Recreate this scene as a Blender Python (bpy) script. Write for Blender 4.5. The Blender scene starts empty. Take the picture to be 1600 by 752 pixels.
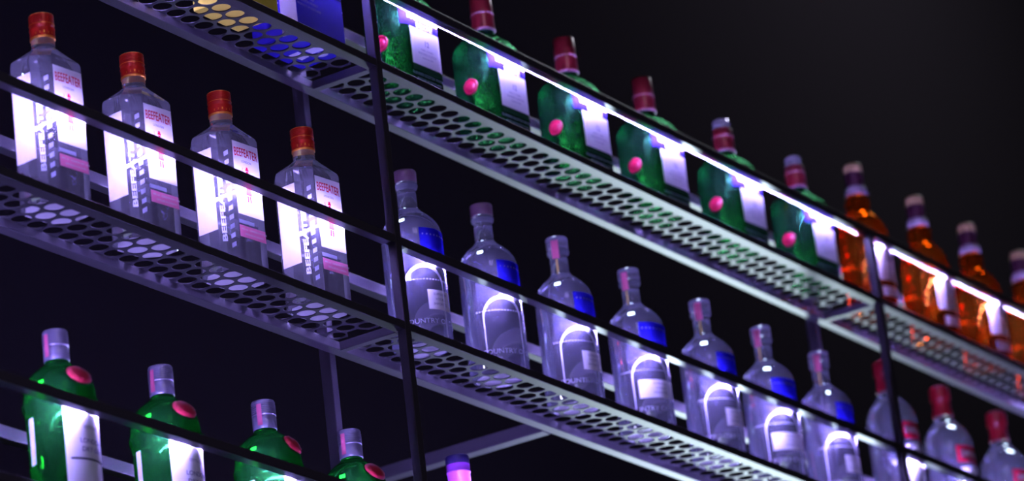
import bpy, bmesh, math, random
from mathutils import Matrix, Vector
PI = math.pi
rnd = random.Random(7)
sc = bpy.context.scene
C = sc.collection

# ------------------------------------------------------------------ camera
cam_d = bpy.data.cameras.new('camera')
cam = bpy.data.objects.new('camera', cam_d); C.objects.link(cam); sc.camera = cam
YAW, PITCH, ROLL, FPX = 1.0404, 0.3466, -0.1192, 6353.9
d = Vector((math.sin(YAW)*math.cos(PITCH), math.cos(YAW)*math.cos(PITCH), math.sin(PITCH)))
r0 = Vector((math.cos(YAW), -math.sin(YAW), 0)); u0 = r0.cross(d)
r = math.cos(ROLL)*r0 + math.sin(ROLL)*u0
u = -math.sin(ROLL)*r0 + math.cos(ROLL)*u0
M = Matrix(((r.x, u.x, -d.x, -4.5586), (r.y, u.y, -d.y, -2.8616), (r.z, u.z, -d.z, -1.8439), (0, 0, 0, 1)))
cam.matrix_world = M
cam_d.sensor_width = 36; cam_d.sensor_fit = 'HORIZONTAL'; cam_d.lens = FPX/1600*36
cam_d.clip_start = 0.1; cam_d.clip_end = 50
cam_d.dof.use_dof = True; cam_d.dof.focus_distance = 5.55; cam_d.dof.aperture_fstop = 4.5

# ------------------------------------------------------------------ world, exposure, lamps
sc.view_settings.view_transform = 'Standard'; sc.view_settings.look = 'None'
sc.view_settings.gamma = 1; sc.view_settings.use_curve_mapping = False
sc.view_settings.exposure = 0.0
w = bpy.data.worlds.new('world'); sc.world = w; w.use_nodes = True
w.node_tree.nodes['Background'].inputs[0].default_value = (0.8, 0.72, 1.0, 1)
w.node_tree.nodes['Background'].inputs[1].default_value = 0.007
cy = sc.cycles
cy.max_bounces = 16; cy.transmission_bounces = 14; cy.glossy_bounces = 6; cy.diffuse_bounces = 4
cy.sample_clamp_indirect = 6.0; cy.caustics_refractive = True; cy.caustics_reflective = True
cy.blur_glossy = 0.3

def area(name, loc, target, size, energy, col, sy=None):
    l = bpy.data.lights.new(name, 'AREA'); l.energy = energy; l.color = col; l.size = size
    if sy: l.shape = 'RECTANGLE'; l.size_y = sy
    o = bpy.data.objects.new(name, l); C.objects.link(o); o.location = loc
    o.rotation_euler = (Vector(target)-Vector(loc)).to_track_quat('-Z', 'Y').to_euler()
    return o
area('far_bar_lamp', (3.5, 1.36, -0.60), (1.0, 0.06, 0.3), 0.5, 26, (0.72, 0.92, 1.0), 0.4)
area('low_violet_fill', (-2.2, -2.2, -1.0), (-0.3, 0.05, 0.1), 0.8, 9, (0.6, 0.5, 1.0), 0.5)  # unseen violet wash added from low front left to lift the bottles
area('front_fill', (-2.5, -3.0, 2.2), (0.5, 0, 0.2), 1.2, 12, (0.95, 0.86, 1.0), 0.8)  # unseen soft fill added in front to brighten the caps
area('wall_fill', (5.6, 0.45, 4.0), (5.2, 1.9, 1.2), 1.2, 90, (0.85, 0.85, 1.0), 0.5)  # unseen lamp added high up only to lift the dark wall

LED = (0.36, 0.28, 1.0)
LED_POWER = 1000.0

# ------------------------------------------------------------------ materials
MATS = {}
def nodes(name):
    m = bpy.data.materials.new(name); m.use_nodes = True
    n = m.node_tree.nodes; n.clear()
    out = n.new('ShaderNodeOutputMaterial')
    MATS[name] = m
    return m, n, m.node_tree.links, out
def pbr(name, col, rough=0.5, metal=0.0, trans=0.0, bump=0, bscale=200, spec=0.5, coat=0, var=0.0):
    m, n, l, out = nodes(name)
    p = n.new('ShaderNodeBsdfPrincipled'); l.new(p.outputs[0], out.inputs[0])
    p.inputs['Base Color'].default_value = (*col, 1); p.inputs['Roughness'].default_value = rough
    p.inputs['Metallic'].default_value = metal; p.inputs['Transmission Weight'].default_value = trans
    p.inputs['Specular IOR Level'].default_value = spec; p.inputs['Coat Weight'].default_value = coat
    if bump or var:
        tc = n.new('ShaderNodeTexCoord'); t = n.new('ShaderNodeTexNoise'); t.inputs['Scale'].default_value = bscale
        l.new(tc.outputs['Object'], t.inputs['Vector'])
    if bump:
        b = n.new('ShaderNodeBump'); b.inputs['Strength'].default_value = bump; b.inputs['Distance'].default_value = 0.001
        l.new(t.outputs[0], b.inputs['Height']); l.new(b.outputs[0], p.inputs['Normal'])
    if var:
        mx = n.new('ShaderNodeMix'); mx.data_type = 'RGBA'; mx.inputs['A'].default_value = (*col, 1)
        mx.inputs['B'].default_value = (*[c*(1-var) for c in col], 1)
        l.new(t.outputs[0], mx.inputs['Factor']); l.new(mx.outputs['Result'], p.inputs['Base Color'])
    return m
def paper(name, col, tr=0.35):
    m, n, l, out = nodes(name)
    a = n.new('ShaderNodeBsdfDiffuse'); b = n.new('ShaderNodeBsdfTranslucent'); mx = n.new('ShaderNodeMixShader')
    a.inputs[0].default_value = (*col, 1); b.inputs[0].default_value = (*col, 1); mx.inputs[0].default_value = tr
    l.new(a.outputs[0], mx.inputs[1]); l.new(b.outputs[0], mx.inputs[2]); l.new(mx.outputs[0], out.inputs[0])
    return m
def glass(name, tint, milk, milkcol, ior=1.42, rough=0.0, bump=0.15, bscale=60):
    m, n, l, out = nodes(name)
    g = n.new('ShaderNodeBsdfGlass'); g.inputs['Color'].default_value = (*tint, 1)
    g.inputs['IOR'].default_value = ior; g.inputs['Roughness'].default_value = rough
    a = n.new('ShaderNodeBsdfDiffuse'); b = n.new('ShaderNodeBsdfTranslucent'); mx = n.new('ShaderNodeMixShader')
    a.inputs[0].default_value = (*milkcol, 1); b.inputs[0].default_value = (*milkcol, 1); mx.inputs[0].default_value = 0.6
    m2 = n.new('ShaderNodeMixShader'); m2.inputs[0].default_value = milk
    l.new(a.outputs[0], mx.inputs[1]); l.new(b.outputs[0], mx.inputs[2])
    l.new(g.outputs[0], m2.inputs[1]); l.new(mx.outputs[0], m2.inputs[2]); l.new(m2.outputs[0], out.inputs[0])
    tc = n.new('ShaderNodeTexCoord'); t = n.new('ShaderNodeTexNoise'); t.inputs['Scale'].default_value = bscale
    t.inputs['Detail'].default_value = 1.0
    bp = n.new('ShaderNodeBump'); bp.inputs['Strength'].default_value = bump; bp.inputs['Distance'].default_value = 0.002
    l.new(tc.outputs['Object'], t.inputs['Vector']); l.new(t.outputs[0], bp.inputs['Height'])
    l.new(bp.outputs[0], g.inputs['Normal'])
    return m
def emit(name, col, s):
    m, n, l, out = nodes(name)
    e = n.new('ShaderNodeEmission'); e.inputs[0].default_value = (*col, 1); e.inputs[1].default_value = s
    l.new(e.outputs[0], out.inputs[0]); return m

rack_m = pbr('black_powder_coat', (0.052, 0.046, 0.060), 0.42, bump=0.15, bscale=400, var=0.3)
mesh_m = pbr('perforated_steel', (0.035, 0.033, 0.042), 0.45, var=0.2)
underside_m = pbr('pale_rail_underside', (0.42, 0.40, 0.46), 0.35, metal=0.7)
led_m = emit('led_light', LED, LED_POWER)
wall_m = pbr('dark_wall_paint', (0.007, 0.006, 0.007), 0.95, bump=0.2, bscale=30, spec=0.0)
clear_m = glass('clear_glass', (0.97, 0.97, 1.0), 0.10, (0.88, 0.86, 1.0), bump=0.22, bscale=45)
vodka_m = glass('smooth_clear_glass', (0.96, 0.96, 1.0), 0.105, (0.70, 0.68, 1.0), bump=0.10, bscale=30)
base_m = glass('base_glow_glass', (0.97, 0.97, 1.0), 0.88, (0.95, 0.94, 1.0), bump=0.9, bscale=220, rough=.1)  # bottom faces whitened to carry the light gathered in the bottle base
green_m = glass('green_glass', (0.06, 0.42, 0.10), 0.22, (0.03, 0.30, 0.06), bump=0.25, bscale=70)
dgreen_m = glass('dark_green_pebbled_glass', (0.08, 0.36, 0.16), 0.16, (0.03, 0.14, 0.06), bump=1.0, bscale=220)
amber_m = glass('amber_spirit_glass', (0.85, 0.26, 0.03), 0.05, (0.60, 0.16, 0.01), bump=0.15, bscale=40)
red_m = pbr('red_metal_cap', (0.50, 0.018, 0.008), 0.32, metal=0.35, coat=0.3)
gold_m = pbr('orange_gold_band', (0.95, 0.33, 0.05), 0.3, metal=0.6)
white_p = paper('white_label_paper', (0.88, 0.87, 0.88))
pale_p = paper('lilac_label_paper', (0.80, 0.76, 0.84))
pink_p = paper('pink_label_print', (1.0, 0.30, 0.50))
redink = paper('red_ink', (0.62, 0.015, 0.05), 0.2)
greyink = paper('grey_ink', (0.30, 0.27, 0.40), 0.2)
darkink = paper('dark_ink', (0.03, 0.03, 0.06), 0.1)
blue_p = paper('blue_label_print', (0.02, 0.015, 0.48), 0.5)
frost = paper('frosted_white_print', (0.85, 0.85, 1.0), 0.5)
etched = paper('etched_grey_print', (0.50, 0.50, 0.66), 0.5)
violet_p = paper('violet_glass_print', (0.020, 0.014, 0.085), 0.3)
green_p = paper('deep_green_label', (0.012, 0.05, 0.02), 0.2)
capsule_m = pbr('dark_red_capsule', (0.13, 0.007, 0.011), 0.38, metal=0.2, coat=0.3)
line_m = pbr('pale_pink_line', (0.32, 0.16, 0.19), 0.4)
wax_m = pbr('magenta_wax', (0.24, 0.004, 0.025), 0.35, coat=0.5, bump=0.5, bscale=150)
wax2_m = pbr('red_wax', (0.62, 0.03, 0.07), 0.35, coat=0.5, bump=0.4, bscale=150)
lilac_cap = pbr('lilac_silver_cap', (0.30, 0.28, 0.40), 0.3, metal=0.55)
stop_m = glass('clear_stopper', (0.9, 0.88, 1.0), 0.30, (0.62, 0.56, 0.8), bump=0.1)
wood_m = pbr('brown_stopper', (0.13, 0.07, 0.10), 0.4, bump=0.3, bscale=120, var=0.4, coat=0.4)
stamp_p = paper('pink_tax_stamp', (0.80, 0.18, 0.34), 0.3)
yellow_p = paper('yellow_stripe', (0.75, 0.52, 0.18), 0.3)
cork_m = pbr('tan_cork', (0.50, 0.34, 0.15), 0.5)
maroon_m = pbr('maroon_foil', (0.05, 0.010, 0.025), 0.4, metal=0.3)
silver_m = pbr('pale_silver_band', (0.28, 0.25, 0.27), 0.4)
smr_m = pbr('bright_red_cap', (0.30, 0.006, 0.016), 0.35, coat=0.3)
blue_card = pbr('glossy_blue_card', (0.030, 0.018, 0.38), 0.25, coat=0.4)
silv_card = pbr('silver_card', (0.62, 0.60, 0.80), 0.3, metal=0.3)
gold_card = pbr('gold_card', (0.88, 0.74, 0.10), 0.3, metal=0.1)
purple_m = pbr('violet_capsule', (0.50, 0.09, 0.80), 0.35, coat=0.2)
navy_m = pbr('navy_cap_top', (0.03, 0.02, 0.12), 0.4)
plum_m = glass('plum_glass', (0.25, 0.05, 0.35), 0.2, (0.2, 0.05, 0.3))

# ------------------------------------------------------------------ mesh helpers
class MB:
    def __init__(s): s.bm = bmesh.new(); s.mats = []
    def mi(s, m):
        if m not in s.mats: s.mats.append(m)
        return s.mats.index(m)
    def face(s, vs, mi, smooth=False):
        try: f = s.bm.faces.new(vs)
        except ValueError: return
        f.material_index = mi; f.smooth = smooth
    def box(s, x0, x1, y0, y1, z0, z1, m, bev=0.0):
        k = s.mi(m); b = bmesh.new()
        bmesh.ops.create_cube(b, size=1.0)
        for v in b.verts:
            v.co = Vector(((x0+x1)/2+v.co.x*(x1-x0), (y0+y1)/2+v.co.y*(y1-y0), (z0+z1)/2+v.co.z*(z1-z0)))
        if bev: bmesh.ops.bevel(b, geom=list(b.edges), offset=bev, segments=2, affect='EDGES', profile=0.5)
        mp = {v: s.bm.verts.new(v.co) for v in b.verts}
        for f in b.faces: s.face([mp[v] for v in f.verts], k)
        b.free()
    def loft(s, secs, m, per=7, cap0=True, cap1=True, smooth=True):
        """secs: (z, half_w, half_d, corner_r, chamfer 0..1)"""
        k = s.mi(m); rings = []
        for sec in secs:
            z, hw, hd, cr, ch = (list(sec)+[0])[:5]
            ring = []
            for q, (sx, sy) in enumerate(((1, 1), (-1, 1), (-1, -1), (1, -1))):
                cx, cy_ = sx*(hw-cr), sy*(hd-cr)
                a0 = q*PI/2
                p0 = Vector((cx+cr*math.cos(a0), cy_+cr*math.sin(a0))); p1 = Vector((cx+cr*math.cos(a0+PI/2), cy_+cr*math.sin(a0+PI/2)))
                for i in range(per+1):
                    t = i/per; a = a0+t*PI/2
                    pa = Vector((cx+cr*math.cos(a), cy_+cr*math.sin(a)))
                    p = pa.lerp(p0.lerp(p1, t), ch)
                    ring.append(s.bm.verts.new((p.x, p.y, z)))
            rings.append(ring)
        n = len(rings[0])
        for a, b in zip(rings, rings[1:]):
            for i in range(n): s.face([a[i], a[(i+1) % n], b[(i+1) % n], b[i]], k, smooth)
        if cap0: s.face(list(reversed(rings[0])), s.mi(base_m) if m == clear_m else k)
        if cap1: s.face(rings[-1], k)
    def lathe(s, prof, m, n=40, cap0=True, cap1=True, smooth=True, cx=0, cy=0):
        k = s.mi(m); rings = []
        for (z, rr) in prof:
            rings.append([s.bm.verts.new((cx+rr*math.cos(2*PI*i/n), cy+rr*math.sin(2*PI*i/n), z)) for i in range(n)])
        for q, (a, b) in enumerate(zip(rings, rings[1:])):
            for i in range(n): s.face([a[i], a[(i+1) % n], b[(i+1) % n], b[i]], s.mi(base_m) if m == vodka_m and q < 2 else k, smooth)
        if cap0: s.face(list(reversed(rings[0])), s.mi(base_m) if m == vodka_m else k)
        if cap1: s.face(rings[-1], k)
    def patch(s, mp, u0_, u1_, v0_, v1_, m, nu=12, nv=2, top=None):
        """flat paper following surface map mp(u, v, lift); top(u) may raise the upper edge"""
        k = s.mi(m); g = []
        for j in range(nv+1):
            row = []
            for i in range(nu+1):
                uu = u0_+(u1_-u0_)*i/nu; tv = v1_+(top(uu) if top else 0)
                row.append(s.bm.verts.new(mp(uu, v0_+(tv-v0_)*j/nv, 0)))
            g.append(row)
        for j in range(nv):
            for i in range(nu): s.face([g[j][i], g[j][i+1], g[j+1][i+1], g[j+1][i]], k, True)
    def poly(s, mp, pts, m, lift=0.0004):
        k = s.mi(m); s.face([s.bm.verts.new(mp(a, b, lift)) for a, b in pts], k)
    def text(s, mp, string, size, cx, cyy, m, bold=0.0, lift=0.0005, sx=1.0, arc=0.0, rot=False):
        vs, fs = text_data(string, size, bold)
        k = s.mi(m); vv = []
        for x, y in vs:
            x *= sx; y -= arc*x*x
            if rot: x, y = -y, x
            vv.append(s.bm.verts.new(mp(cx+x, cyy+y, lift)))
        for f in fs: s.face([vv[i] for i in f], k)
    def build(s, name, parent=None, auto=False):
        me = bpy.data.meshes.new(name); s.bm.normal_update(); s.bm.to_mesh(me); s.bm.free()
        for m in s.mats: me.materials.append(m)
        o = bpy.data.objects.new(name, me); C.objects.link(o)
        if parent: o.parent = parent
        return o
_tc = {}
def text_data(string, size, bold):
    key = (string, size, bold)
    if key in _tc: return _tc[key]
    cu = bpy.data.curves.new('t', 'FONT'); cu.body = string; cu.size = size; cu.offset = bold
    cu.align_x = 'CENTER'; cu.align_y = 'CENTER'; cu.resolution_u = 3
    o = bpy.data.objects.new('t', cu); C.objects.link(o)
    dg = bpy.context.evaluated_depsgraph_get(); me = o.evaluated_get(dg).to_mesh()
    vs = [(v.co.x, v.co.y) for v in me.vertices]; fs = [tuple(p.vertices) for p in me.polygons]
    o.evaluated_get(dg).to_mesh_clear(); bpy.data.objects.remove(o); bpy.data.curves.remove(cu)
    _tc[key] = (vs, fs); return _tc[key]
def cyl(R, a0=0.0):
    def mp(uu, v, lift):
        a = -PI/2+a0+uu/R; rr = R+0.0004+lift
        return (rr*math.cos(a), rr*math.sin(a), v)
    return mp
def flat(yy):
    return lambda uu, v, lift: (uu, yy-0.0004-lift, v)
def side(xx):          # on the face whose normal is -X
    return lambda uu, v, lift: (xx-0.0004-lift, -uu, v)
def rootof(name, loc, rz, label, cat, group=None):
    o = bpy.data.objects.new(name, None); C.objects.link(o); o.location = loc; o.rotation_euler = (0, 0, rz)
    o.empty_display_size = 0.03; tag(o, label, cat, group); return o
def tag(o, label, cat, group=None):
    o['label'] = label; o['category'] = cat
    if group: o['group'] = group
def dup(root, loc, rz, label):
    c = root.copy(); C.objects.link(c); c.location = loc; c.rotation_euler = (0, 0, rz); c['label'] = label
    for ch in list(root.children):
        k = ch.copy(); C.objects.link(k); k.parent = c
        for g in ch.children:
            h = g.copy(); C.objects.link(h); h.parent = k
    return c

# ------------------------------------------------------------------ the setting
S = 0.40; D = 0.1307; W = 0.0148; DP = 0.0142; L = 1.554; H = 0.1295; TR = 0.0130; TS = 0.0125; DT = 0.018
ZS = (-S, 0.0, S)
mb = MB(); mb.box(-6, 9, 1.9, 2.0, -2.6, 4.0, wall_m); o = mb.build('wall_back'); o['kind'] = 'structure'
mb = MB(); mb.box(-6, 9, -5, 2.0, -2.7, -2.6, wall_m); o = mb.build('floor'); o['kind'] = 'structure'

# ------------------------------------------------------------------ the bottle rack
rack = rootof('bottle_rack', (0, 0, 0), 0, 'black steel bottle rack with three perforated shelves, posts and guard rails', 'rack')
X0, X1 = -L, 2*L
for i in range(-1, 3):
    z1 = S+H if i >= 1 else S+H+0.0
    mb = MB(); mb.box(i*L, i*L+W, 0, DP, -1.3, z1, rack_m, 0.0012); mb.build('post', rack)
    mb = MB(); mb.box(i*L, i*L+W, D, D+0.018, -1.3, z1, rack_m, 0.0012); mb.build('post', rack)
def panel_mesh():
    PX, RY, R = 0.0317, 0.0268, 0.0136
    bm = bmesh.new(); n = 24; T = 0.0016
    h1, h2 = RY/3, 2*RY/3
    hexv = [(PX/2, h1), (0, h2), (-PX/2, h1), (-PX/2, -h1), (0, -h2), (PX/2, -h1)]
    hexp = []
    for i in range(6):
        a, b = hexv[i], hexv[(i+1) % 6]
        for k in range(4): hexp.append((a[0]+(b[0]-a[0])*k/4, a[1]+(b[1]-a[1])*k/4))
    cols = int((L-W)/PX)
    for j in range(5):
        yc = 0.0200+j*RY
        for i in range(cols):
            xc = W*0.6+PX*(0.5+i)+(PX/2 if j % 2 else 0)
            if xc+PX/2 > L+W*0.4: continue
            a = [math.atan2(q[1], q[0]) for q in hexp]
            out = [(min(max(q[0]+xc, 0), L), min(max(q[1]+yc, 0.003), D-0.003)) for q in hexp]
            inn = [(xc+R*math.cos(t), min(max(yc+R*math.sin(t), 0.003), D-0.003)) for t in a]
            for zz, fl in ((T, 0), (0, 1)):
                vo = [bm.verts.new((p[0], p[1], zz)) for p in out]; vi = [bm.verts.new((p[0], p[1], zz)) for p in inn]
                if not fl: top_in = vi
                for k in range(24):
                    q = [vo[k], vo[(k+1) % 24], vi[(k+1) % 24], vi[k]]
                    if fl: q.reverse()
                    bm.faces.new(q)
                if fl:
                    for k in range(24): bm.faces.new([top_in[k], top_in[(k+1) % 24], vi[(k+1) % 24], vi[k]])
    bmesh.ops.remove_doubles(bm, verts=bm.verts, dist=1e-6)
    bmesh.ops.dissolve_degenerate(bm, edges=bm.edges, dist=1e-6)
    me = bpy.data.meshes.new('mesh_panel'); bm.to_mesh(me); bm.free(); me.materials.append(mesh_m); return me
PM = panel_mesh()
for z in ZS:
    mb = MB()
    mb.box(X0-0.05, X1+W, 0.0004, DT, z-TS, z, rack_m, 0.001)
    mb.box(X0-0.05, X1+W, D-DT, D-0.0004, z-TS, z, rack_m, 0.001)
    for i in range(-1, 3): mb.box(i*L+0.0003, i*L+W-0.0003, DT, D-DT, z-TS-0.0006, z-0.0002, rack_m, 0.001)
    sh = mb.build('shelf_frame', rack)
    for i in range(-1, 2):
        p = bpy.data.objects.new('mesh_panel', PM); C.objects.link(p); p.parent = sh; p.location = (i*L, 0, z)
for z in ZS:
    zt = z+H
    mb = MB(); mb.box(X0-0.05, X1+W, 0.0004, 0.0138, zt-TR, zt, rack_m, 0.001); fr = mb.build('guard_rail', rack)
    mb = MB(); mb.box(X0-0.05, X1+W, D-0.004, D+0.012, zt-0.021, zt-0.004, rack_m, 0.001); mb.build('guard_rail', rack)
    low = 0.0008 if z > 0.1 else 0.0
    for i in range(-1, 2):
        a, b = i*L+W+0.012, (i+1)*L-0.012
        mb = MB()
        mb.box(a, b, 0.0139, 0.0150, zt-TR-low, zt-TR+0.009, rack_m)
        mb.box(a+0.004, b-0.004, 0.0151, 0.0156, zt-TR+0.0004-low, zt-TR+0.0040-low, led_m)
        mb.box(a, b, 0.0012, 0.0150 if z < 0.1 else 0.0138, zt-TR-0.0009, zt-TR-0.0001, underside_m)  # paler plate added under the rail to show light bounced from below
        o = mb.build('led_strip', fr); o['label'] = 'glowing white violet light strip'
mb = MB(); mb.box(0.570, 0.594, D+0.002, 1.899, -0.0125, 0.0075, rack_m, 0.001)
mb.build('wall_tie', rack)

# ------------------------------------------------------------------ bottles
T = 0.0018     # shelf sheet thickness
YB = 0.060
XO = 0.0095
# -- square gin bottles
def square_gin():
    root = rootof('gin_bottle', (0, 0, 0), 0, '', 'bottle', 'square clear bottles with red caps on the middle shelf')
    mb = MB(); hw, hd, c = 0.047, 0.036, 0.0195
    mb.loft([(0.0, hw-0.004, hd-0.004, c, 1), (0.003, hw, hd, c, 1), (0.195, hw, hd, c, 1), (0.1995, hw-0.0012, hd-0.0012, c, 1),
             (0.2025, hw-0.0045, hd-0.0035, c, .9), (0.2175, 0.0225, 0.0205, 0.0160, .5), (0.2205, 0.0190, 0.0185, 0.0165, 0),
             (0.2225, 0.0165, 0.0165, 0.0164, 0), (0.226, 0.0155, 0.0155, 0.0154, 0), (0.239, 0.0155, 0.0155, 0.0154, 0)], clear_m, smooth=False)
    body = mb.build('glass_body', root)
    mb = MB(); k0 = 0.2365
    mb.lathe([(k0, 0.0160), (k0+.0005, 0.0166), (k0+.0030, 0.0166)], gold_m, cap1=False)
    mb.lathe([(k0+.0030, 0.0163), (k0+.0130, 0.0163), (k0+.0138, 0.0168), (k0+.0155, 0.0168), (k0+.0163, 0.0162), (k0+.0205, 0.0162)], red_m, cap0=False, cap1=False)
    mb.lathe([(k0+.0205, 0.0162), (k0+.0209, 0.0167), (k0+.0213, 0.0162)], gold_m, cap0=False, cap1=False)
    for q in range(5):
        mb.lathe([(k0+.0213+q*.0023, 0.0162), (k0+.0222+q*.0023, 0.0165), (k0+.0236+q*.0023, 0.0158)], red_m, cap0=False, cap1=False)
    mb.lathe([(k0+.0328, 0.0158), (k0+.0342, 0.0160), (k0+.0350, 0.0150)], red_m, cap0=False)
    mb.lathe([(k0+.0335, 0.0161), (k0+.0342, 0.0162), (k0+.0345, 0.0158)], gold_m, cap0=False, cap1=False)
    for q in range(9):
        a = -2.9+q*.33
        mb.text(lambda x, y, l, a=a: ((0.0167+l)*math.cos(a+x/.0165), (0.0167+l)*math.sin(a+x/.0165), y), 'z', 0.006, 0, k0+.0068+0.0006*(q % 3), gold_m)
    mb.build('cap', root)
    mb = MB(); f = flat(-hd); fw = 0.0270
    mb.patch(f, -fw+.001, fw, 0.080, 0.186, white_p, nu=4)
    mb.text(f, 'BEEFEATER', 0.0175, 0.0, 0.171, redink, bold=0.0002, sx=0.56, arc=2.5)
    mb.text(f, 'LONDON', 0.0046, 0.0, 0.1585, greyink, bold=0.0001)
    # small red guard figure with hat, ruff, coat and staff
    for pts in ([(-.0035, .146), (.0035, .146), (.003, .1485), (-.003, .1485)], [(-.002, .1485), (.002, .1485), (.0017, .1515), (-.0017, .1515)],
                [(-.0022, .1405), (.0022, .1405), (.0020, .1452), (-.0020, .1452)], [(-.0055, .122), (.0055, .122), (.0042, .139), (-.0042, .139)],
                [(-.0065, .110), (.0065, .110), (.0050, .1215), (-.0050, .1215)], [(-.0075, .128), (-.0055, .128), (-.0038, .1385), (-.0050, .1385)],
                [(.0055, .128), (.0075, .128), (.0050, .1385), (.0038, .1385)], [(-.0040, .100), (-.0010, .100), (-.0008, .1095), (-.0040, .1095)],
                [(.0010, .100), (.0040, .100), (.0040, .1095), (.0008, .1095)], [(-.0098, .103), (-.0090, .103), (-.0090, .149), (-.0098, .149)]):
        mb.poly(f, pts, redink)
    mb.build('front_label', root)
    mb = MB()
    mb.patch(f, -fw+.001, fw, 0.047, 0.064, pink_p, nu=4)
    mb.text(f, '40% vol   LONDON DRY GIN', 0.0040, 0.003, 0.0585, white_p)
    mb.text(f, 'DISTILLED IN LONDON', 0.0036, 0.003, 0.0520, white_p)
    mb.patch(f, -fw+.001, fw*.2, 0.0665, 0.072, etched, nu=2)
    mb.build('lower_label', root)['label'] = 'pink band with small white print'
    # raised letters on the front-left corner facet, with their reflection drawn as grey marks
    s2 = math.sqrt(.5); cxm, cym = -hw+c/2, -hd+c/2
    def fac(uu, v, lift): return (cxm+uu*s2-(lift+.0004)*s2, cym-uu*s2-(lift+.0004)*s2, v)
    mb = MB()
    mb.text(fac, 'BEEFEATER', 0.0090, -0.0055, 0.090, frost, bold=0.0003, sx=2.3, rot=True)
    for q in range(11):
        z = 0.03+q*.0132
        mb.poly(fac, [(.0025, z), (.0085, z+.003), (.0085, z+.0095), (.0025, z+.0065)], etched)
    mb.build('lettering_with_reflection', root)
    for q in (0,):
        mb = MB(); sd = side(-hw)
        mb.patch(sd, -0.017, 0.0165, 0.058, 0.176, pale_p, nu=3)  # pale sheet standing in for the front label refracted through the side
        mb.build('side_panel', root)
    return root
gin = square_gin()
gl = [(-0.900, 'clear square bottle cut off by the left edge on the middle shelf'),
      (-0.710, 'clear square red-capped bottle nearest the left edge, wholly in view on middle shelf'),
      (-0.520, 'clear square red-capped bottle standing above the two green domed bottles, second in its row'),
      (-0.326, 'clear square red-capped bottle third in its row, below the gap left of the blue carton'),
      (-0.131, 'clear square red-capped bottle nearest the left front post, below the blue carton')]
for i, (x, lb) in enumerate(gl):
    if i == 0: gin.location = (x+XO, YB, T); gin.rotation_euler.z = -0.10; gin['label'] = lb
    else: dup(gin, (x+XO, YB, T+(0.005 if i == 4 else 0)*0), -0.10+0.02*(i % 2), lb)

# -- round clear vodka bottles with stopper
def vodka(stamp, lab, wood):
    root = rootof('vodka_bottle', (0, 0, 0), 0, '', 'bottle', 'round clear stoppered bottles on the middle shelf')
    R = 0.0445; mb = MB()
    prof = [(0.006, 0.010), (0.0035, 0.026), (0.0, 0.036), (0.001, 0.041), (0.006, R), (0.165, R), (0.176, R-.0004), (0.186, R-.0030), (0.195, R-.0085), (0.202, R-.0150),
            (0.208, R-.0220), (0.2125, 0.0180), (0.216, 0.0152), (0.220, 0.0140), (0.247, 0.0137), (0.2485, 0.0168), (0.2525, 0.0177), (0.256, 0.0168), (0.2575, 0.0145)]
    mb.lathe(prof, vodka_m, n=56)
    mb.build('glass_body', root)
    mb = MB()
    mb.lathe([(0.2577, 0.0160), (0.2585, 0.0170), (0.2735, 0.0173), (0.2752, 0.0165), (0.2757, 0.0150)], wood_m if wood else stop_m)
    mb.build('stopper', root)
    c = cyl(R)
    mb = MB()
    mb.patch(c, -0.022, 0.044, 0.136, 0.173, blue_p, nu=16)
    for q in range(9): mb.patch(lambda a, b, l: c(a, b, .0005), -0.018+q*.0065, -0.0162+q*.0065, 0.162, 0.1642, etched, nu=1, nv=1)
    mb.build('blue_label', root)['label'] = 'bright blue printed panel below the shoulder'
    mb = MB()
    mb.text(c, 'COUNTRY OF SWEDEN', 0.0105, 0.0, 0.030, frost, sx=1.05)
    mb.build('front_lettering', root); mb = MB()
    mb.text(cyl(R, PI), 'COUNTRY OF SWEDEN', 0.0105, 0.0, 0.030, etched, sx=1.05)
    mb.build('back_lettering', root); mb = MB()
    for q in range(26):
        uu = -0.062+q*.0048
        mb.patch(lambda a, b, l: c(a, b, .0002), uu, uu+.0026, 0.094-.0001*q, 0.0955-.0001*q, frost, nu=1, nv=1)
    mb.build('dotted_line', root)
    # raised pale arch standing in for the strip's reflection on the glass
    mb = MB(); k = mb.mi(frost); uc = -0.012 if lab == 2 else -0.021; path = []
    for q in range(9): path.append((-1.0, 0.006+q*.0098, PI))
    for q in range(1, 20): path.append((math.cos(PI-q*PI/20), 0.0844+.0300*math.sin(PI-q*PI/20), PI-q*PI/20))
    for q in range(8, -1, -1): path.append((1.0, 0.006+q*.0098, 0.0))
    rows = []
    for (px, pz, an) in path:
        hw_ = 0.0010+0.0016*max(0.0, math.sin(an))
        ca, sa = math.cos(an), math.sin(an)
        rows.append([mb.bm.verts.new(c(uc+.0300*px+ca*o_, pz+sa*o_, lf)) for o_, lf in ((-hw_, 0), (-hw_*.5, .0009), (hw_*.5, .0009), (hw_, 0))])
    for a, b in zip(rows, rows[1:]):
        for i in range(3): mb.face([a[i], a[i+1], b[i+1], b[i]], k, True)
    mb.build('reflection_arch', root)['label'] = 'arch of reflected strip light modelled on the glass front'
    if lab:
        mb = MB(); wdt = 0.034 if lab == 2 else 0.019
        mb.patch(c, -wdt, wdt if lab == 2 else .024, 0.048, 0.078, white_p, nu=12)
        for q, t in enumerate(('SUPERIOR', 'VODKA', 'IMPORTED')): mb.text(c, t, 0.0055, 0.002, 0.071-q*.0075, greyink)
        mb.build('front_label', root)
    if stamp:
        c2 = cyl(0.0175, -1.05); mb = MB()
        mb.patch(c2, -0.0055, 0.0055, 0.238, 0.268, stamp_p, nu=4)
        c3 = cyl(0.0146, -1.05)
        mb.patch(c3, -0.0016, 0.0016, 0.212, 0.238, yellow_p, nu=2)
        mb.build('tax_stamp', root)['label'] = 'pink paper seal with yellow tail over the stopper'
    return root
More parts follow.
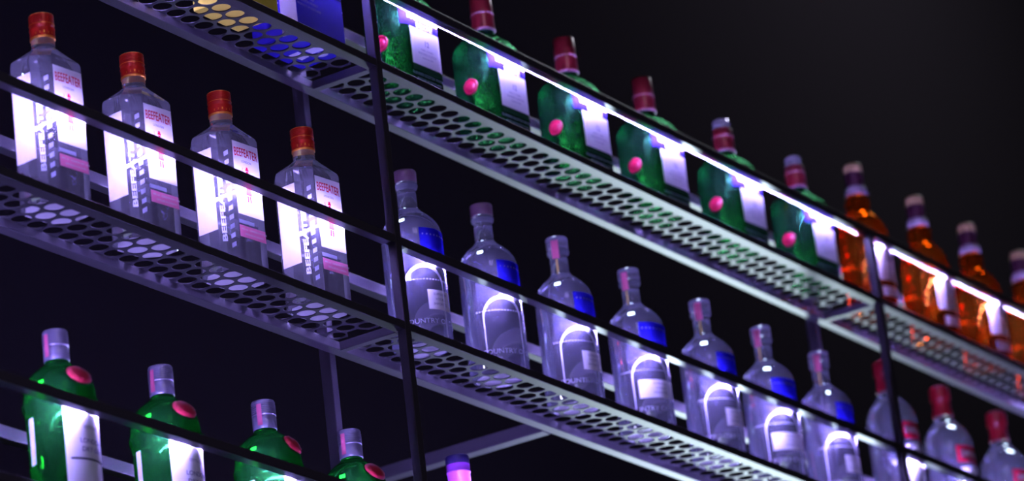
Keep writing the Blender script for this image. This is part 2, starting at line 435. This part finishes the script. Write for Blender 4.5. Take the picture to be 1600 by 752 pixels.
vl = [(0.128, vodka(False, 1, True), -.25, 'clear round bottle standing behind the left front post'),
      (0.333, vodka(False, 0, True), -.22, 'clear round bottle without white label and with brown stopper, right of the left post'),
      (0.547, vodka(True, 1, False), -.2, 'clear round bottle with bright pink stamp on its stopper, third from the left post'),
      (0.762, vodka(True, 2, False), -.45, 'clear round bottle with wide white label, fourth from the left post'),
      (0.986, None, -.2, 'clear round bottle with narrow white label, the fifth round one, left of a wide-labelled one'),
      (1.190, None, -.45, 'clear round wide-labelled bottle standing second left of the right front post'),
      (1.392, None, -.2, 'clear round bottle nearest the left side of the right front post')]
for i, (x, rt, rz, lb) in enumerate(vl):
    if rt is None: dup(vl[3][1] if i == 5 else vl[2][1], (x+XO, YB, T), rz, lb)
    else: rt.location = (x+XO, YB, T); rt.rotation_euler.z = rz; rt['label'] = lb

# -- dark green flask bottles on the top shelf
def flask(clear_top):
    root = rootof('whisky_flask', (0, 0, 0), 0, '', 'bottle', 'dark green flask bottles with red capsules on the top shelf')
    hw, hd, c = 0.054, 0.0375, 0.020; mb = MB()
    secs = [(0.0, hw-.005, hd-.005, c-.004), (0.004, hw, hd, c), (0.128, hw, hd, c), (0.142, hw-.002, hd-.001, c), (0.153, hw-.007, hd-.0045, c), (0.161, hw-.014, hd-.009, c),
            (0.167, hw-.024, hd-.0135, c+.002), (0.1715, 0.0195, 0.0185, 0.0180), (0.175, 0.0158, 0.0158, 0.0157), (0.185, 0.0152, 0.0152, 0.0151)]
    mb.loft(secs, dgreen_m)
    mb.build('glass_body', root)
    mb = MB()
    top = 0.222 if clear_top else 0.240
    mb.lathe([(0.179, 0.0180), (0.180, 0.0190), (0.182, 0.0190), (0.183, 0.0180)], line_m, cap1=False)
    mb.lathe([(0.183, 0.0182), (0.206, 0.0176), (0.2065, 0.0176)], capsule_m, cap0=False, cap1=False)
    mb.lathe([(0.2065, 0.0176), (0.207, 0.0182), (0.2085, 0.0182), (0.209, 0.0175)], line_m, cap0=False, cap1=False)
    mb.lathe([(0.209, 0.0174), (top-.001, 0.0170), (top, 0.0160)], capsule_m, cap0=False)
    mb.build('capsule', root)
    if clear_top:
        mb = MB(); mb.lathe([(0.2222, 0.0140), (0.224, 0.0148), (0.236, 0.0146), (0.2395, 0.0125), (0.2405, 0.009)], stop_m, n=14, smooth=False)
        mb.build('stopper', root)['label'] = 'faceted clear stopper'
    f = flat(-hd); fw = hw-c+.010
    def ff(uu, v, lift):      # follows the flat front then the rounded corners
        fl = hw-c
        if abs(uu) <= fl: return (uu, -hd-.0004-lift, v)
        a = (abs(uu)-fl)/c; sg = 1 if uu > 0 else -1; R = c+.0004+lift
        return (sg*(fl+R*math.sin(a)), -(hd-c)-R*math.cos(a), v)
    mb = MB()
    mb.patch(ff, -0.048, 0.050, 0.099, 0.140, violet_p, nu=24)
    mb.text(ff, "BUCHANAN'S", 0.0125, 0.003, 0.1155, frost, bold=.0003, lift=.0007, sx=.95)
    mb.text(ff, 'DELUXE', 0.0120, 0.006, 0.1035, frost, bold=.0004, lift=.0007, sx=.9)
    mb.patch(ff, -0.030, 0.050, 0.040, 0.099, white_p, nu=20)
    mb.text(ff, '12', 0.0120, 0.008, 0.077, greyink, lift=.0007, bold=.0002)
    for q, (t, s_) in enumerate((('AGED 12 YEARS', .0042), ('BLENDED SCOTCH', .0050), ('Established 1884', .0038))):
        mb.text(ff, t, s_, 0.007, 0.066-q*.0065, greyink, lift=.0007)
    mb.patch(ff, -0.030, 0.050, 0.030, 0.040, green_p, nu=20)
    mb.build('front_label', root)
    mb = MB()
    mb.text(ff, 'BLENDED SCOTCH WHISKY', 0.0062, 0.006, 0.0245, etched, lift=.0003)
    mb.text(ff, 'BOTTLED IN SCOTLAND', 0.0052, 0.006, 0.0165, etched, lift=.0003)
    mb.build('glass_lettering', root)
    mb = MB(); sd = side(-hw)
    n = 26; k = mb.mi(wax_m); kc = 0.074
    rings = []
    for rr, lf in ((0.0126, 0.0), (0.0134, .0018), (0.0118, .0034), (0.0098, .0022), (0.0084, .0022), (0.0074, .0036), (0.003, .0038)):
        rings.append([mb.bm.verts.new(sd(rr*(1+.03*math.sin(5*a_))*math.cos(a_)+.002, kc+rr*1.0*math.sin(a_), lf)) for a_ in [2*PI*i/n for i in range(n)]])
    for a, b in zip(rings, rings[1:]):
        for i in range(n): mb.face([a[i], a[(i+1) % n], b[(i+1) % n], b[i]], k, True)
    mb.face(rings[-1], k, True)
    mb.build('wax_seal', root)['label'] = 'round magenta wax seal on the side'
    return root
fa = flask(False); fb = flask(True)
fl_ = [(0.162, fa, 1, 'dark green flask with bold white lettering, right against the left front post, top shelf'),
       (0.404, fa, 0, 'dark green flask whose red neck meets the top edge of the photo, top shelf'),
       (0.648, fa, 0, 'dark green flask with plain red capsule, third flask from the left post'),
       (0.890, fa, 0, 'dark green flask with plain red capsule, left of the first flask with clear top'),
       (1.153, fb, 1, 'dark green flask with clear stopper, left one of the two such'),
       (1.406, fb, 0, 'dark green flask with clear stopper, beside the amber bottles')]
for x, src, first, lb in fl_:
    if first: src.location = (x+XO, YB, S+T); src.rotation_euler.z = -.06; src['label'] = lb
    else: dup(src, (x+XO, YB, S+T), -.06, lb)

# -- amber whisky bottles
def amber():
    root = rootof('whisky_bottle', (0, 0, 0), 0, '', 'bottle', 'amber bottles on the top shelf at the right')
    R = 0.0465; mb = MB()
    prof = [(0.005, 0.012), (0.0, 0.038), (0.005, R-.002), (0.03, R-.001), (0.140, R), (0.156, R-.0020), (0.168, R-.0065), (0.178, R-.0125), (0.186, R-.0190), (0.192, 0.0225), (0.197, 0.0195),
            (0.2025, 0.0200), (0.207, 0.0222), (0.215, 0.0225), (0.221, 0.0215), (0.227, 0.0185), (0.240, 0.0150), (0.262, 0.0140)]
    mb.lathe(prof, amber_m, n=48); mb.build('glass_body', root)
    mb = MB()
    mb.lathe([(0.2265, 0.0198), (0.228, 0.0205), (0.241, 0.0195), (0.2425, 0.0180)], silver_m)
    mb.build('neck_band', root)
    mb = MB()
    mb.lathe([(0.2426, 0.0178), (0.250, 0.0166), (0.262, 0.0160), (0.2645, 0.0170), (0.270, 0.0170)], maroon_m)
    mb.build('neck_foil', root)
    mb = MB(); mb.lathe([(0.2702, 0.0165), (0.2715, 0.0172), (0.284, 0.0170), (0.2865, 0.0150)], cork_m); mb.build('stopper', root)
    c = cyl(R); mb = MB()
    mb.patch(c, -0.028, 0.040, 0.052, 0.108, white_p, nu=16, top=lambda q: .014*math.cos((q-.006)/.034*PI/2))
    for q, (t, s_) in enumerate((('12', .012), ('BLENDED', .0055), ('SCOTCH WHISKY', .0045))): mb.text(c, t, s_, 0.006, 0.075-q*.0085, greyink)
    # crest: a shield under a crown
    mb.poly(c, [(.006, .088), (.013, .094), (.014, .105), (-.002, .105), (-.001, .094)], violet_p)
    mb.poly(c, [(0, .1065), (.012, .1065), (.013, .113), (.009, .109), (.006, .114), (.003, .109), (-.001, .113)], violet_p)
    mb.build('front_label', root)
    mb = MB()
    mb.patch(c, -0.020, 0.032, 0.022, 0.040, pale_p, nu=12)
    mb.text(c, 'SCOTLAND', .0055, .006, .031, greyink)
    mb.build('lower_label', root)
    return root
am = amber()
al = [(1.640, 'amber whisky bottle standing partly behind the right front post, top shelf'),
      (1.882, 'amber whisky bottle directly right of the right front post, top shelf'),
      (2.096, 'amber whisky bottle third in its row, between the post and the photo edge'),
      (2.322, 'amber whisky bottle cut off by the right edge of the photo')]
for i, (x, lb) in enumerate(al):
    if i == 0: am.location = (x+XO, YB, S+T); am.rotation_euler.z = -.2; am['label'] = lb
    else: dup(am, (x+XO, YB, S+T), -.2, lb)

# -- bright green domed gin bottles on the bottom shelf
def dome():
    root = rootof('gin_bottle', (0, 0, 0), 0, '', 'bottle', 'bright green domed bottles on the bottom shelf')
    R = 0.0445; mb = MB()
    prof = [(0.004, 0.012), (0.0, 0.038), (0.004, R-.002), (0.120, R), (0.127, R+.001), (0.131, R+.0030), (0.137, R+.0034), (0.141, R+.0015), (0.1425, R+.0010),
            (0.152, R+.0004), (0.162, R-.0018), (0.170, R-.0058), (0.177, R-.0115), (0.1835, R-.0190), (0.1875, 0.0195), (0.190, 0.0165), (0.193, 0.0150), (0.205, 0.0155)]
    mb.lathe(prof, green_m, n=56); mb.build('glass_body', root)
    mb = MB()
    mb.lathe([(0.194, 0.0155), (0.195, 0.0163), (0.2115, 0.0163), (0.212, 0.0156), (0.2133, 0.0156), (0.2138, 0.0164)], lilac_cap, cap1=False)
    for q in range(6): mb.lathe([(0.2138+q*.0026, 0.0164), (0.2153+q*.0026, 0.0165), (0.2164+q*.0026, 0.0157)], lilac_cap, cap0=False, cap1=False)
    mb.lathe([(0.2292, 0.0157), (0.2320, 0.0162), (0.2342, 0.0152)], lilac_cap, cap0=False)
    c2 = cyl(0.0166, -1.5); mb.patch(c2, -0.004, 0.003, 0.198, 0.228, stamp_p, nu=3)
    mb.build('cap', root)
    c = cyl(R); mb = MB()
    mb.patch(c, -0.032, 0.042, 0.020, 0.122, white_p, nu=20)
    mb.patch(lambda a, b, l: c(a, b, .0004), -0.026, 0.038, 0.0535, 0.0560, darkink, nu=14, nv=1)
    mb.text(c, 'LONDON', 0.0085, 0.006, 0.078, greyink, bold=.0002); mb.text(c, 'DRY GIN', 0.0085, 0.006, 0.067, greyink, bold=.0002)
    mb.text(c, 'DISTILLED', 0.0055, 0.006, 0.096, greyink)
    mb.build('front_label', root)
    mb = MB(); c4 = cyl(R, -1.75)
    mb.patch(c4, -0.005, 0.005, 0.055, 0.116, pale_p, nu=3); mb.build('side_panel', root)
    mb = MB(); n = 28; k = mb.mi(wax2_m); k2 = mb.mi(blue_p)
    nrm = Vector((0.0, -0.86, 0.51)).normalized(); rt = Vector((1, 0, 0)); upv = nrm.cross(rt)*-1
    upv = Vector((0, .51, .86)).normalized()
    sag = lambda q: q*q/0.085
    ctr = Vector((0, -0.0405, 0.1685)); rings = []
    for rr, lf, kk in ((0.0195, -0.003, k), (0.0190, .0012, k), (0.0165, .0016, k), (0.0155, .0030, k), (0.012, .0022, k), (0.009, .0030, k), (0.003, .0034, k)):
        rings.append([mb.bm.verts.new(ctr+nrm*(lf-sag(rr))+rt*rr*math.cos(a_)+upv*rr*.78*math.sin(a_)) for a_ in [2*PI*i/n for i in range(n)]])
    for a, b in zip(rings, rings[1:]):
        for i in range(n): mb.face([a[i], a[(i+1) % n], b[(i+1) % n], b[i]], k, True)
    mb.face(rings[-1], k, True); mb.build('wax_seal', root)['label'] = 'oval red seal on the shoulder'
    return root
dm = dome()
dl = [(-0.733, 'bright green domed bottle with lilac cap nearest the left edge, bottom shelf'),
      (-0.517, 'bright green domed bottle second in its row, its seal just above the rail'),
      (-0.291, 'bright green domed bottle third in its row, seen only above its white label top'),
      (-0.089, 'bright green domed bottle nearest the left front post, only cap and dome in view')]
for i, (x, lb) in enumerate(dl):
    if i == 0: dm.location = (x+XO, YB, -S+T); dm.rotation_euler.z = -.15; dm['label'] = lb
    else: dup(dm, (x+XO, YB, -S+T+(0.004 if i > 1 else 0)*0), -.15+(.35 if i == 2 else .1 if i == 3 else 0), lb)

# -- red capped vodka bottles at the right of the middle shelf
def redcap():
    root = rootof('vodka_bottle', (0, 0, 0), 0, '', 'bottle', 'red-necked clear bottles at the right of the middle shelf')
    R = 0.0445; mb = MB()
    prof = [(0.004, 0.012), (0.0, 0.038), (0.004, R-.002), (0.198, R), (0.210, R-.0015), (0.222, R-.0060), (0.232, R-.0130), (0.240, R-.0205), (0.246, 0.0200), (0.251, 0.0178), (0.256, 0.0168), (0.27, 0.0140)]
    mb.lathe(prof, vodka_m, n=48); mb.build('glass_body', root)
    mb = MB()
    mb.lathe([(0.2565, 0.0180), (0.258, 0.0185), (0.264, 0.0180), (0.268, 0.0162), (0.286, 0.0158), (0.2875, 0.0180), (0.289, 0.0188), (0.308, 0.0182), (0.3125, 0.0165), (0.3145, 0.0130)], smr_m)
    mb.build('cap', root)
    c = cyl(R); mb = MB()
    mb.patch(c, -0.036, 0.040, 0.158, 0.190, redink, nu=18)
    mb.text(c, 'SMIRNOFF', 0.0165, 0.003, 0.174, white_p, bold=.0006, sx=.82)
    mb.build('upper_label', root)['label'] = 'red band with white capitals'
    mb = MB()
    mb.patch(c, -0.034, 0.038, 0.030, 0.146, white_p, nu=18, top=lambda q: .006*math.cos(q/.036*PI/2))
    mb.poly(c, [(-.006, .118), (.010, .118), (.012, .130), (.006, .124), (.002, .134), (-.002, .124), (-.008, .130)], greyink)
    mb.text(c, 'No 21', .009, .002, .106, redink); mb.text(c, 'VODKA', .011, .002, .080, greyink, bold=.0003)
    mb.build('front_label', root)
    return root
rc = redcap()
rl = [(1.642, 'clear red-necked bottle behind the right front post, middle shelf'),
      (1.862, 'clear red-necked bottle fully in view right of the right front post'),
      (2.094, 'clear red-necked bottle at the lower right corner of the photo')]
for i, (x, lb) in enumerate(rl):
    if i == 0: rc.location = (x+XO, YB, T); rc.rotation_euler.z = .0; rc['label'] = lb
    else: dup(rc, (x+XO, YB, T), 0, lb)

# -- bottle with violet capsule
root = rootof('liqueur_bottle', (0.195, YB, -S+T), 0, 'bottle with violet neck and navy cap at the bottom edge, right of the left post', 'bottle')
mb = MB(); mb.lathe([(0, .034), (.004, .037), (.13, .037), (.148, .034), (.165, .024), (.176, .0165), (.20, .0145), (.225, .0145)], plum_m); mb.build('glass_body', root)
mb = MB(); mb.lathe([(.180, .0170), (.226, .0165), (.2262, .0174), (.2282, .0176), (.229, .0170), (.2385, .0172)], purple_m, cap1=False); mb.build('capsule', root)
mb = MB(); mb.lathe([(.2386, .0168), (.2405, .0173), (.2500, .0173), (.2515, .0165)], navy_m); mb.build('cap_top', root)
mb = MB(); mb.patch(cyl(.037), -.026, .026, .04, .11, pale_p); mb.build('front_label', root)

# -- cartons on the top shelf
root = rootof('spirit_carton', (-0.100, 0.062, S+T), 0.0, 'glossy blue carton with silver corner at the top left, beside the left front post', 'box')
bw, bd, bh = 0.0585, 0.040, 0.30
mb = MB(); mb.box(-bw, bw, -bd, bd, 0, bh, blue_card, .001); mb.build('carton_body', root)
mb = MB()
sd = side(-bw)
mb.patch(sd, .012, .0395, 0.0, bh, silv_card, nu=2)
mb.patch(lambda a, b, l: sd(a, b, .0004), -.036, .010, .052, .0545, frost, nu=2)
mb.build('silver_edge', root)['label'] = 'silver panel along the left corner'
mb = MB(); f = flat(-bd)
for q, t in enumerate(('BLENDED', 'SCOTCH WHISKY', 'PRODUCT OF SCOTLAND')): mb.text(f, t, 0.0065-.0008*q, -0.028, 0.060-q*.0075, greyink)
mb.patch(lambda a, b, l: f(a, b, 0), -bw+.001, bw-.001, .079, .082, violet_p, nu=2)
mb.build('carton_print', root)
mb = MB()
bt = lambda a, b, l: (a, b, -.0003-l)
mb.poly(bt, [(.004, -.030), (.004, -.004), (.022, -.006), (.024, -.028)], frost, 0)
mb.poly(bt, [(.000, .004), (.002, .022), (.030, .018), (.026, .003)], frost, 0)
mb.poly(bt, [(.034+.009*math.cos(t*PI/6), -.014+.009*math.sin(t*PI/6)) for t in range(12)], frost, 0)
mb.build('base_print', root)
root = rootof('spirit_carton', (-0.272, 0.047, S+T), 0.0, 'gold and yellow carton at the top edge, left of the blue carton', 'box')
mb = MB(); mb.box(-.052, .052, -.034, .036, 0, .27, gold_card, .001); mb.build('carton_body', root)
mb = MB(); sd = side(-.052); mb.patch(sd, .014, .0335, 0, .27, white_p, nu=2)
f = flat(-.034); mb.patch(f, -.0515, -.040, 0, .27, white_p, nu=2); mb.patch(f, -.034, .04, .05, .2, yellow_p, nu=2)
mb.text(f, 'SCOTCH', .014, 0, .12, darkink)
mb.build('carton_print', root)
